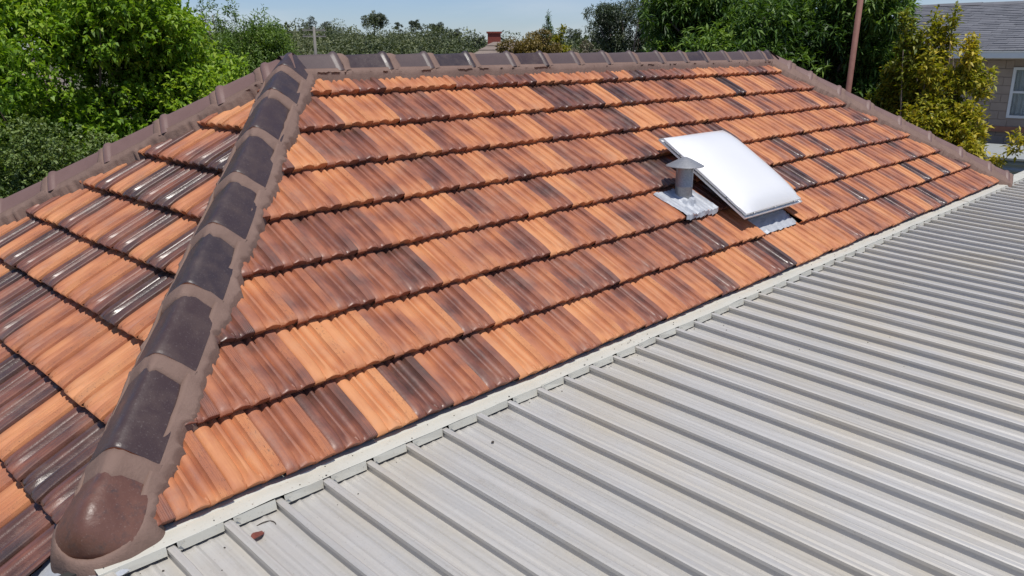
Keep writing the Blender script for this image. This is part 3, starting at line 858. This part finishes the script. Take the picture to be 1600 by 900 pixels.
for px, d_, z, r_, rz in spots:
    px = 1478 + (px-1478)*.92; r_ *= .82
    q = at(px, d_, z); tn = .42 if px < 1455 else .58
    if px > 1470 and z < .8: tn = .68
    bl.append((np.array(q), (r_, r_, rz), tn))
    for _ in range(5): bl.append((np.array(q) + rng.normal(size=3)*np.array((r_, r_, rz))*.8, (r_*.42, r_*.42, rz*.55), tn + rng.normal()*.14))
b_ = at(1475, 13.7, GROUND)
tree('golden_shrub', 'tall shrub with yellow green and golden leaves by the right hip', 'shrub', b_, bl, M_YELL, 5600, 7, .095, .038, .07, spray=.13, shell=.8, upb=.9, tvar=.2)
M_GUM = leaf_material('gum_leaf', (.025, .038, .022), (.06, .085, .04), (.14, .17, .085), .4, .2)
c = at(1000, 27, 2.1)
bl = blob_crown(c, (1.75, 1.5, 1.6), 34, .40, .8, .45, .14, .3) + blob_crown(at(950, 26.5, 2.75), (.75, .7, .45), 10, .24, .9, .45, .15, .1) + blob_crown(at(962, 26.5, 1.65), (.4, .4, .35), 8, .22, .9, .45, .15, .1)
tree('gum_tree', 'sparse grey green gum tree with drooping leaves against the sky', 'tree', (c.x, c.y, GROUND), bl, M_GUM, 4600, 7, .10, .03, .16, spray=.18, upb=-.1, droop=.3)
M_DRY = leaf_material('russet_leaf', (.075, .06, .02), (.19, .135, .04), (.34, .25, .08), .5, .25)
c = at(822, 24, 1.35)
bl = blob_crown(c, (1.02, 1.0, .62), 36, .24, .8, .5, .15, .3)
tree('russet_bush', 'rounded olive brown bush standing behind the ridge beside the chimney', 'bush', (c.x, c.y, GROUND), bl, M_DRY, 3400, 6, .07, .035, .10, spray=.12, upb=.8)
bl = [(np.array(at(856, 27, z)), (r_, r_, .2), .35) for z, r_ in ((1.5, .34), (1.75, .26), (2.0, .19), (2.22, .12), (2.42, .07), (2.58, .035))]
tree('conifer_tree', 'narrow dark conifer tip rising behind the olive brown bush', 'tree', at(856, 27, GROUND), bl, M_DARKL, 420, 6, .10, .02, .07, spray=.1, upb=1.2, fork=.7)
bl = [(np.array(at(px, 25, z)), (r_, r_, rz), .6) for px, z, r_, rz in ((868, 1.75, .12, .2), (876, 2.0, .08, .16), (880, 2.15, .07, .08), (872, 1.45, .2, .2), (884, 1.55, .12, .1), (880, 1.3, .16, .1))]
tree('yellow_green_sapling', 'thin yellow green sapling at the edge of the olive brown bush', 'sapling', at(872, 25, GROUND), bl, M_YELL, 300, 6, .11, .03, .04, spray=.12, upb=.8, frac=1, fork=.8)
c = at(915, 30, 1.3)
bl = blob_crown(c, (.95, .9, .42), 18, .2, .8, .62, .12, .2)
M_GREYB = leaf_material('grey_shrub_leaf', (.08, .07, .05), (.17, .15, .11), (.28, .25, .19), .6, .2)
tree('grey_shrub', 'low dry greyish shrub behind the ridge between bush and gum tree', 'shrub', (c.x, c.y, GROUND), bl, M_GREYB, 1500, 6, .08, .03, .07, spray=.1, upb=.8)

# ------------------------------------------------------------------ far wooded hill
M_FAR = leaf_material('far_wood_leaf', (.05, .068, .03), (.115, .14, .06), (.22, .235, .11), .6, .2)
bl = []
for i in range(330):
    px = random.uniform(250, 960); d_ = random.uniform(110, 320)
    q = (d_-110)/210
    top = 1.5 + (7.4*q if px < 700 else 5.2*q)*(.55 + .45*random.random()) + random.uniform(-1, .8) + 1.5*q
    if px > 720: top = min(top, 1.5 + d_*.0115*random.uniform(.6, 1))
    r_ = random.uniform(1.8, 4.4)*(.7+.6*q)
    cz = top - r_*.6
    tn = random.gauss(.45, .2) - (.1 if px > 560 else 0) + (.22 if px < 470 and q < .5 else 0)
    p_ = at(px, d_)
    bl.append((np.array((p_.x, p_.y, cz)), (r_, r_, r_*.75), tn))
    for _ in range(3): bl.append((np.array((p_.x, p_.y, cz)) + rng.normal(size=3)*r_*.5, (r_*.6, r_*.6, r_*.5), tn + rng.normal()*.1))
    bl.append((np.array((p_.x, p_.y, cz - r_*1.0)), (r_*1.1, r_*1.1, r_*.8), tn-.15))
p, d, ti = foliage(bl, 90000, 3, 1.0, .6, spray=.4, shell=.8, upb=.5)
tag(link('hillside_wood', leaves_mesh('hillside_wood', p, d, .48, .32, ti), None, [M_FAR]), 'distant olive green wood covering the low hill', 'wood', kind='stuff')
M_FARD = leaf_material('far_gum_leaf', (.045, .06, .04), (.09, .11, .07), (.17, .19, .125), .6, .2)
def skyline(px, d_, y_top, w_px, h_px, label, sparse=.7, n_=14):
    sc = d_/FPX*1.19 if False else d_/FPX*math.cos(math.atan((px-800)/FPX))
    z1 = CAM.z + (81-y_top)*sc; rw = w_px*.58*sc; rh = h_px*.62*sc
    c = at(px, d_, z1-rh)
    bl = blob_crown(c, (rw*.8, rw*.8, rh*.82), n_, rw*.34, .62, .42, .12, .3)
    tree('skyline_gum_tree', label, 'tree', (c.x, c.y, GROUND + 8*(d_ > 200)), bl, M_FARD, 700, 4, rw*.13, rw*.075, rw*.07, group='gum trees along the far skyline', frac=.9, fork=.72, spray=rw*.12, shell=.7, upb=.4)
skyline(585, 300, 20, 38, 26, 'tallest spreading gum tree on the far skyline')
skyline(487, 290, 28, 20, 26, 'upright gum tree on the far skyline just left of the power pole')
skyline(512, 300, 30, 18, 26, 'small round gum tree on the skyline right of the power pole')
skyline(447, 260, 36, 24, 26, 'dark gum tree on the skyline beside the feathery tree', n_=12)
skyline(470, 280, 40, 14, 18, 'tiny gum tree on the skyline left of the power pole', n_=8)
skyline(625, 300, 35, 13, 14, 'dark little gum tree right of the tallest skyline tree', n_=8)
skyline(652, 300, 32, 20, 18, 'flat topped gum tree in the middle of the far skyline', n_=10)
skyline(684, 300, 37, 22, 18, 'leaning gum tree on the skyline above the darkest wood', n_=10)
skyline(712, 280, 45, 18, 20, 'rounded gum tree where the far skyline dips', n_=10)
skyline(748, 180, 48, 24, 32, 'round green gum tree beside the red brick chimney', n_=14)
skyline(900, 150, 47, 30, 30, 'dark rounded gum tree right of the olive brown bush', n_=14)
skyline(927, 150, 54, 24, 26, 'dark gum tree between the olive brown bush and the near gum', n_=12)
skyline(945, 130, 66, 18, 22, 'small dark gum tree low beside the near gum', n_=8)

# ------------------------------------------------------------------ power pole, mast
M_POLE = simple('weathered_timber_pole', (.20, .185, .165), .9)
b_ = at(493, 95, GROUND); zt = CAM.z + (81-45)*95/FPX
pole = empty('power_pole', b_, 'grey timber power pole with crossarms in front of the far wood', 'power pole')
mb = MB(); mb.tube([(b_.x, b_.y, GROUND-.5), (b_.x, b_.y, zt)], [.2, .14], 10); mb.build('post', M_POLE, pole, smooth=True)
for dz in (.35, 1.0):
    mb = MB(); mb.box((-1.3, -.07, -.07), (1.3, .07, .07), 0, Matrix.Translation((b_.x, b_.y, zt-dz)) @ Matrix.Rotation(YAW-math.pi/2+.5, 4, 'Z')); ar = mb.build('crossarm', M_POLE, pole)
    mb = MB()
    for x in (-1.15, -.5, .5, 1.15):
        M_ = Matrix.Translation((b_.x, b_.y, zt-dz)) @ Matrix.Rotation(YAW-math.pi/2+.5, 4, 'Z')
        mb.tube([M_ @ Vector((x, 0, .05)), M_ @ Vector((x, 0, .15)), M_ @ Vector((x, 0, .26))], [.03, .07, .04], 6)
    o_ = mb.build('insulator', M_POLE, None); o_.parent = ar
n_ = Nodes('rusty_pipe'); pp = n_.pos(); ff = n_.noise(pp, 14, 6, .65)
n_.set(n_.mix(ff, (.13, .05, .035), (.27, .13, .10)), .75)
b_ = at(1322, 13.6, GROUND); t_ = at(1337, 13.6, CAM.z + 1.25)
mb = MB(); mb.tube([b_, b_.lerp(t_, .5), t_], .042, 14)
mast = empty('pipe_mast', b_, 'slightly leaning rusty steel pipe mast rising behind the right hip', 'mast')
mb.build('pipe', n_.m, mast, smooth=True)
mb = MB(); q_ = b_.lerp(t_, .52); mb.tube([q_ - Vector((0, 0, .05)), q_ + Vector((0, 0, .05))], .050, 14); mb.build('coupling', n_.m, mast, smooth=True)

# ------------------------------------------------------------------ house with brick chimney far behind
M_RTILE = simple('brown_concrete_tile', (.21, .165, .135), .85, 0, .2, 3)
M_RED = simple('red_brick', (.20, .045, .030), .85, 0, .2, 10)
M_CREAM = simple('cream_render', (.5, .46, .38), .8)
hc = at(785, 34); hz_ = CAM.z + (81-66)*34/FPX
R_ = Matrix.Translation((hc.x, hc.y, 0)) @ Matrix.Rotation(YAW-math.pi/2, 4, 'Z')
far = empty('chimney_house', (hc.x, hc.y, GROUND), 'brown tiled house with a red brick chimney behind the ridge', 'house')
mb = MB(); mb.box((-2.6, -.5, GROUND), (4.4, 6.5, .35), 0, R_); mb.build('wall', M_CREAM, far)
mb = MB(); K = 9
for k in range(K):      # stepped courses of the hipped roof
    a, b = k/K, (k+1)/K
    def rect(q, z): return [R_ @ Vector(p_) for p_ in ((-3.1+2.7*q, -1+2.7*q, z), (4.9-2.7*q, -1+2.7*q, z), (4.9-2.7*q, 7-2.7*q, z), (-3.1+2.7*q, 7-2.7*q, z))]
    z0 = .30 + (hz_-.30)*a; z1 = .30 + (hz_-.30)*b
    mb.grid([rect(a, z0-.02), rect(a, z0+.05), rect(b, z1+.0)], 0, True)
top_ = rect(1, hz_); mb.add(top_, [(0, 1, 2, 3)])
rf = mb.build('roof', M_RTILE, far)
mb = MB(); cx = (772-785)*34/FPX
mb.box((cx-.30, 2.2, hz_-.6), (cx+.26, 2.8, hz_+.36), 0, R_); mb.box((cx-.35, 2.15, hz_+.36), (cx+.31, 2.85, hz_+.43), 0, R_)
o_ = mb.build('chimney', M_RED, None); o_.parent = rf

# ------------------------------------------------------------------ two storey house on the right
NB = empty('grey_roofed_house', (24, 0, GROUND), 'taupe block house with grey shingle roof and white window', 'house')
XW = 21.0
M_BLOCK = simple('taupe_concrete_block', (.36, .285, .23), .9, 0, .16, 3, .4)
M_JOINT = simple('block_mortar', (.33, .265, .215), .95)
M_WHITE = simple('white_gutter_paint', (.72, .72, .70), .45, 0, .05)
mb = MB(); wy0, wy1, wz0, wz1 = 1.42, 2.53, .0, 1.13    # window opening (y along the wall)
X0 = XW+.012
for a, b in (((-9, GROUND), (wy0, 1.32)), ((wy1, GROUND), (5.3, 1.32)), ((wy0, GROUND), (wy1, wz0)), ((wy0, wz1), (wy1, 1.32))):
    mb.box((X0, a[0], a[1]), (X0+.2, b[0], b[1]))
mb.box((X0+.2, 5.1, GROUND), (27.5, 5.3, 1.32)); mb.box((27.5, -9, GROUND), (27.7, 5.3, 1.32))
wl = mb.build('wall', M_JOINT, NB)
bme = {}
def block(y, z, wd, ht):
    key = (round(wd, 3), round(ht, 3))
    if key not in bme:
        b_ = MB(); e = .004; wd2, ht2 = wd-.008, ht-.008
        b_.add([(0, -wd2/2+e, e), (0, wd2/2-e, e), (0, wd2/2-e, ht2-e), (0, -wd2/2+e, ht2-e), (.02, -wd2/2, 0), (.02, wd2/2, 0), (.02, wd2/2, ht2), (.02, -wd2/2, ht2)],
               [(0, 3, 2, 1), (0, 1, 5, 4), (1, 2, 6, 5), (2, 3, 7, 6), (3, 0, 4, 7)])
        bme[key] = b_.mesh('block'); bme[key].materials.append(M_BLOCK)
    o = bpy.data.objects.new('block', bme[key]); COL.objects.link(o); o.parent = wl
    o.location = (XW + random.uniform(-.0015, .0015), y + wd/2, z+.004)
for r in range(12):
    z = -.99 + r*.19; y = -.3 + (.2 if r % 2 else 0)
    while y < 5.0:
        e = min(y+.4, 5.28)
        if z + .19 <= wz0 or z >= wz1 - .02: segs = [(y, e)]
        elif e <= wy0 or y >= wy1: segs = [(y, e)]
        else: segs = [s_ for s_ in ((y, wy0), (wy1, e)) if s_[1]-s_[0] > .05]
        for a, b in segs: block(a, z, b-a, .19)
        y += .4
M_SILL = simple('terracotta_sill_brick', (.38, .17, .10), .8, 0, .2, 9)
mb = MB(); mb.box((XW-.06, -3, -.32), (XW+.0, 5.2, -.20)); mb.build('sill_course', M_SILL, NB)
win = MB()
fw_ = .06
for a, b in (((wy0, wz0), (wy1, wz0+fw_)), ((wy0, wz1-fw_), (wy1, wz1)), ((wy0, wz0+fw_), (wy0+fw_, wz1-fw_)), ((wy1-fw_, wz0+fw_), (wy1, wz1-fw_)), ((wy0+fw_, .555), (wy1-fw_, .605))):
    win.box((XW-.02, a[0], a[1]), (XW+.06, b[0], b[1]))
wo = win.build('window', M_WHITE, NB)
gl = Nodes('window_glass'); gl.b.inputs['Transmission Weight'].default_value = .9; gl.b.inputs['IOR'].default_value = 1.45; M_GLASS = gl.set((.9, .95, .95), .03)
for z0, z1 in ((wz0+fw_, .555), (.605, wz1-fw_)):
    mb = MB(); mb.box((XW+.02, wy0+fw_, z0), (XW+.026, wy1-fw_, z1)); o_ = mb.build('pane', M_GLASS, None); o_.parent = wo
mb = MB(); rows = []
for i in range(61):
    y = wy0+fw_ + (wy1-wy0-2*fw_)*i/60
    rows.append([(XW+.13+.022*math.sin(i*.9)+.01*math.sin(i*2.3), y, z) for z in (wz0+.05, wz1-.05)])
mb.grid(rows, 0); cu = mb.build('curtain', simple('white_curtain', (.62, .61, .58), .9), None, smooth=True); cu.parent = wo
mb = MB(); mb.box((XW-.5, -9.2, 1.305), (27.9, 5.45, 1.325)); mb.build('soffit', M_BLOCK, NB)
mb = MB(); mb.box((XW-.62, -9.2, 1.34), (XW-.5, 5.5, 1.47)); mb.box((XW-.64, -9.2, 1.47), (XW-.48, 5.5, 1.485)); mb.build('gutter', M_WHITE, NB)
mb = MB(); mb.box((XW-.5, -9.2, 1.326), (XW-.46, 5.45, 1.52)); mb.build('fascia_board', M_WHITE, NB)
n_ = Nodes('grey_shingle'); pp = n_.pos(); rn = n_.n('TexVoronoi'); rn.inputs['Scale'].default_value = 3.2; n_.l(pp, rn.inputs['Vector'])
scn = n_.n('SeparateColor'); n_.l(rn.outputs['Color'], scn.inputs[0])
n_.set(n_.mix(n_.math('MULTIPLY', scn.outputs[0], .6), (.125, .128, .140), (.18, .183, .196)), .85); n_.bump(n_.noise(pp, 60, 4), .5, .004)
M_SHING = n_.m
mb = MB()
ex, ez, rx, rz = XW-.55, 1.50, 24.0, 2.66
sl = math.hypot(rx-ex, rz-ez); ds = .145; nrow = int(sl/ds)
dx, dz = (rx-ex)/sl, (rz-ez)/sl
mb.add([(ex, -9.3, ez), (ex, 5.35, ez), (rx, 6.1, rz), (rx, -9.3, rz)], [(0, 3, 2, 1)])
for r in range(nrow+1):
    s0 = r*ds; s1 = min(s0+ds+.02, sl)
    y = -2.2 + random.random()*.3
    yend = 5.35 + .75*s0/sl
    while y < yend:
        w_ = random.uniform(.22, .42); y2 = min(y+w_, yend); t_ = random.uniform(.012, .024); o0 = s0 - random.uniform(0, .012)
        v = [(ex+dx*o0-dz*t_, yy, ez+dz*o0+dx*t_) for yy in (y+.003, y2-.003)] + [(ex+dx*s1-dz*.004, yy, ez+dz*s1+dx*.004) for yy in (y2-.003, y+.003)] + [(ex+dx*o0, y+.003, ez+dz*o0), (ex+dx*o0, y2-.003, ez+dz*o0)]
        mb.add(v, [(0, 3, 2, 1), (4, 0, 1, 5), (4, 3, 0), (5, 1, 2)])
        y = y2
mb.add([(27.9, -9.3, 1.5), (27.9, 5.35, 1.5), (rx, 6.1, rz), (rx, -9.3, rz)], [(0, 1, 2, 3)])
mb.add([(ex, 5.35, ez-.05), (27.9, 5.35, ez-.05), (rx, 6.1, rz-.02)], [(0, 1, 2)])
rf = mb.build('roof', M_SHING, NB); tag(rf, kind='stuff')
y = -9
while y < 6:
    mb = MB(); y2 = min(y+1.1, 6.15); l_ = random.uniform(0, .012)
    mb.grid([[(rx-.14, yy, rz-.03+l_), (rx-.05, yy, rz+.035+l_), (rx, yy, rz+.045+l_), (rx+.05, yy, rz+.035+l_), (rx+.14, yy, rz-.03+l_)] for yy in (y, y2+.02)], 0)
    o_ = mb.build('ridge_cap', M_SHING, None); o_.parent = rf; y = y2

# steel fence in front of that house
M_FENCE = simple('pale_corrugated_steel', (.42, .44, .43), .5, .3, .12, 4)
fp = at(1585, 17.2)
fence = empty('corrugated_fence', (fp.x, fp.y, GROUND), 'pale corrugated steel shed wall below the taupe block house', 'shed')
a0 = Vector((17.6, -1.2)); a1 = Vector((17.6, 4.2))
mb = MB(); rows = []
for i in range(70):
    z = GROUND + (3.02-.62)*i/69
    rows.append([(17.6 + .011*math.sin(i*math.pi/2.0)+.012*math.cos(i*1.57), y, z) for y in (-1.6, 4.2)])
mb.grid(rows, 0); mb.build('wall_sheet', M_FENCE, fence)
mb = MB(); mb.box((17.55, -1.6, -.57), (20.2, 4.2, -.53)); mb.build('roof', M_FENCE, fence)
for y in (-1.6, 4.16):
    mb = MB(); mb.box((17.62, y, GROUND), (20.1, y+.04, -.57)); mb.build('side_wall', M_FENCE, fence)

# neighbour's brick house glimpsed at the left behind the big tree
LB = at(-60, 17.5)
R_ = Matrix.Translation((LB.x, LB.y, 0)) @ Matrix.Rotation(math.radians(72-90), 4, 'Z')
lh = empty('brick_house', (LB.x, LB.y, GROUND), 'red brown brick house with a white window glimpsed behind the large tree', 'house')
mb = MB()
mb.box((-4, 0, GROUND), (-.35, 4, .95), 0, R_); mb.box((.65, 0, GROUND), (1.15, 4, .95), 0, R_); mb.box((-.35, 0, GROUND), (.65, 4, -.45), 0, R_); mb.box((-.35, 0, .55), (.65, 4, .95), 0, R_)
mb.build('wall', M_WALL, lh)
mb = MB(); mb.box((-.35, .03, -.45), (.65, .08, .55), 0, R_); mb.box((-.27, .02, -.37), (.57, .03, .47), 0, R_); mb.build('window', M_WHITE, lh)
mb = MB(); mb.add([R_ @ Vector(p_) for p_ in ((-4.4, -.5, .9), (1.6, -.5, .9), (.0, 2, 2.1), (-4.4, 2, 2.1), (-4.4, 4.5, .9), (1.6, 4.5, .9))], [(0, 1, 2, 3), (3, 2, 5, 4), (1, 5, 2), (0, 4, 5, 1)]); mb.build('roof', M_RTILE, lh)
